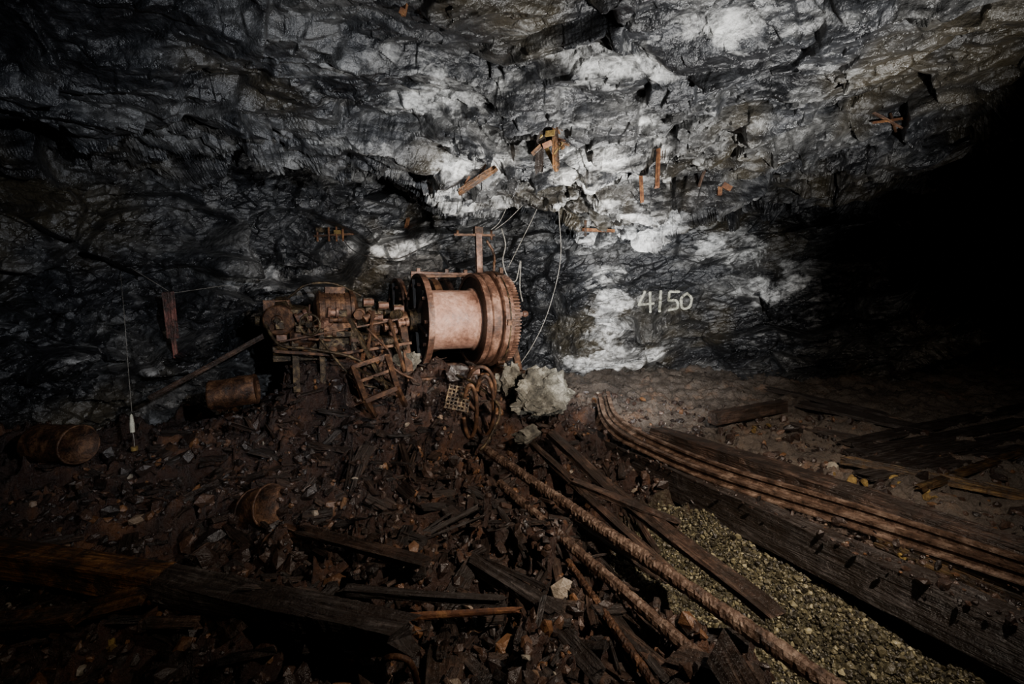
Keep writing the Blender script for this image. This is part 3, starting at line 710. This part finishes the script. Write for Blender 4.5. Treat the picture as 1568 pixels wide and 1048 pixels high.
def f4_(b):
    o=Wl(515,352,.12); b.bar(o+Vector((-.35,0,-.1)),o+Vector((.3,.02,-.06)),.03,.03,'rust')
    for dx,h_ in((-.3,.3),(-.12,.1),(0,.28),(.1,.2)): b.tube([o+Vector((dx,0,-.18)),o+Vector((dx,0,h_*.6))],.016,'rusto',8,False)
    b.box(o+Vector((-.25,0,0)),(.12,.06,.08),None,'grease'); b.box(o+Vector((.02,0,-.04)),(.1,.06,.06),None,'yellow')
    b.tube([o,o+Vector((.3,0,-.35)),o+Vector((.9,0,-.45)),o+Vector((1.3,0,-.3))],.008,'black',6)
fitting('wall_insulator_bracket',f4_)
def f5_(b):
    o=Wl(1370,190,.04)
    b.timber(o+Vector((-.2,0,.10)),o+Vector((.2,0,-.10)),.035,.015,'rust',.8,.3,.008,10); b.timber(o+Vector((-.16,0,.02)),o+Vector((.08,0,.05)),.03,.015,'rusto',.8,.3,.008,10)
    b.bar(o+Vector((-.05,0,.1)),o+Vector((.02,0,-.08)),.015,.015,'rust')
    b.bar(o+Vector((.08,0,.08)),o+Vector((.15,.02,-.1)),.015,.015,'rust')
fitting('rusted_strap_scrap',f5_)
def f6_(b):
    o=Wl(617,14,.05); b.bar(o+Vector((0,0,-.04)),o+Vector((.02,.05,.1)),.03,.02,'rusto'); b.box(o+Vector((.0,0,-.02)),(.045,.03,.04),Euler((.3,.4,.2)).to_matrix(),'rusto')
fitting('roof_bolt_plate',f6_)
def f7_(b):
    o=Wl(1112,286,.06); b.box(o,(.12,.05,.06),Euler((.3,.4,.2)).to_matrix(),'rusto'); b.box(o+Vector((-.08,0,-.04)),(.05,.05,.12),None,'rusto')
fitting('roof_bolt_plate',f7_)
b=MB(); o=Wl(846,240,.1)
def cable(pts,r,k='wire'): b.tube(pts,r,k,6)
cable([o,D(852,262,5.9),D(856,330,6.1),D(858,400,6.3),D(840,475,6.4),D(815,530,6.2),D(780,580,5.8)],.005)
cable([o,D(838,280,5.9),D(820,325,6.1),D(798,370,6.3),D(778,410,6.4)],.005)
cable([Wl(800,280,.03),D(780,310,6.2),D(765,340,6.3),D(752,352,6.3)],.005)
cable([Wl(850,275,.03),D(815,300,6.2),D(780,335,6.3),D(758,352,6.3)],.004)
cable([D(768,350,6.3),D(774,375,6.3),D(770,400,6.3),D(778,425,6.35),D(790,430,6.4),D(797,400,6.4),D(796,440,6.4),D(800,462,6.3)],.009,'wire')
cable([o,D(880,300,6.8),D(930,330,7.5),Wl(940,354,.05)],.004)
b.obj('hanging_cable')
b=MB()
def stroke(pts,r=.024):
    pts=[Vector((p[0],p[1],0)) for p in pts]; pts=catmull(pts,5) if len(pts)>2 else [pts[0].lerp(pts[1],i/8) for i in range(9)]
    b.tube([Wl(p.x,p.y,.012) for p in pts],r,'paint',6,False,jit=.10)
stroke([(988,446),(978,467)]);stroke([(978,467),(1001,465)]);stroke([(995,447),(996,478)])
stroke([(1012,446),(1010,477)])
stroke([(1040,447),(1025,447)]);stroke([(1025,447),(1024,460)]);stroke([(1024,460),(1036,461),(1037,472),(1024,475)])
stroke([(1052,449),(1043,458),(1045,472),(1055,471),(1059,458),(1052,449)])
b.obj('painted_level_number')
# ---------------------------------------------------------------- lights
def spot(n,loc,tgt,ang,e,col=(1,1,1),r=.06,blend=.8):
    l=bpy.data.lights.new(n,'SPOT'); l.energy=e; l.spot_size=math.radians(ang); l.spot_blend=blend; l.color=col; l.shadow_soft_size=r
    o=bpy.data.objects.new(n,l); bpy.context.collection.objects.link(o); o.location=loc
    o.rotation_euler=(Vector(tgt)-Vector(loc)).to_track_quat('-Z','Y').to_euler()
spot('roof_flash',(2.6,1.0,1.0),(1.1,5.4,3.6),90,1800,(1,.985,.96),.03,1.)
spot('roof_accent_flash',(2.2,2.0,1.0),(.1,5.8,3.3),40,1900,(1,.98,.95),.03,1.)
spot('winch_flash',(1.6,1.6,2.2),(-1.0,6.0,1.3),36,1050,(1,.89,.78),.04)
spot('wall_flash',(.8,2.5,1.5),(2.2,8.8,1.4),58,2000,(.97,.98,1),.03,1.)
spot('floor_flash',(1.8,1.2,2.8),(.6,4.8,0),104,800,(1,.84,.69),.04,1.)
spot('left_flash',(.8,.3,2.3),(-3.6,6.0,1.9),64,800,(.88,.92,1),.03,1.)
spot('right_floor_flash',(1.6,1.0,2.5),(4.2,5.4,.1),56,330,(1,.87,.74),.04,1.)
spot('timber_flash',(-1.2,.4,2.4),(-2.7,2.8,.1),54,42,(1,.82,.62),.04,1.)
w=bpy.data.worlds.new('World'); bpy.context.scene.world=w; w.use_nodes=True
w.node_tree.nodes['Background'].inputs[0].default_value=(0,0,0,1); w.node_tree.nodes['Background'].inputs[1].default_value=0
cd=bpy.data.cameras.new('camera'); cd.lens=F/1568*36; cd.sensor_width=36; cd.clip_start=.05
co=bpy.data.objects.new('camera',cd); bpy.context.collection.objects.link(co); co.location=CAM; co.rotation_euler=(math.pi/2-PITCH,0,0)
bpy.context.scene.camera=co
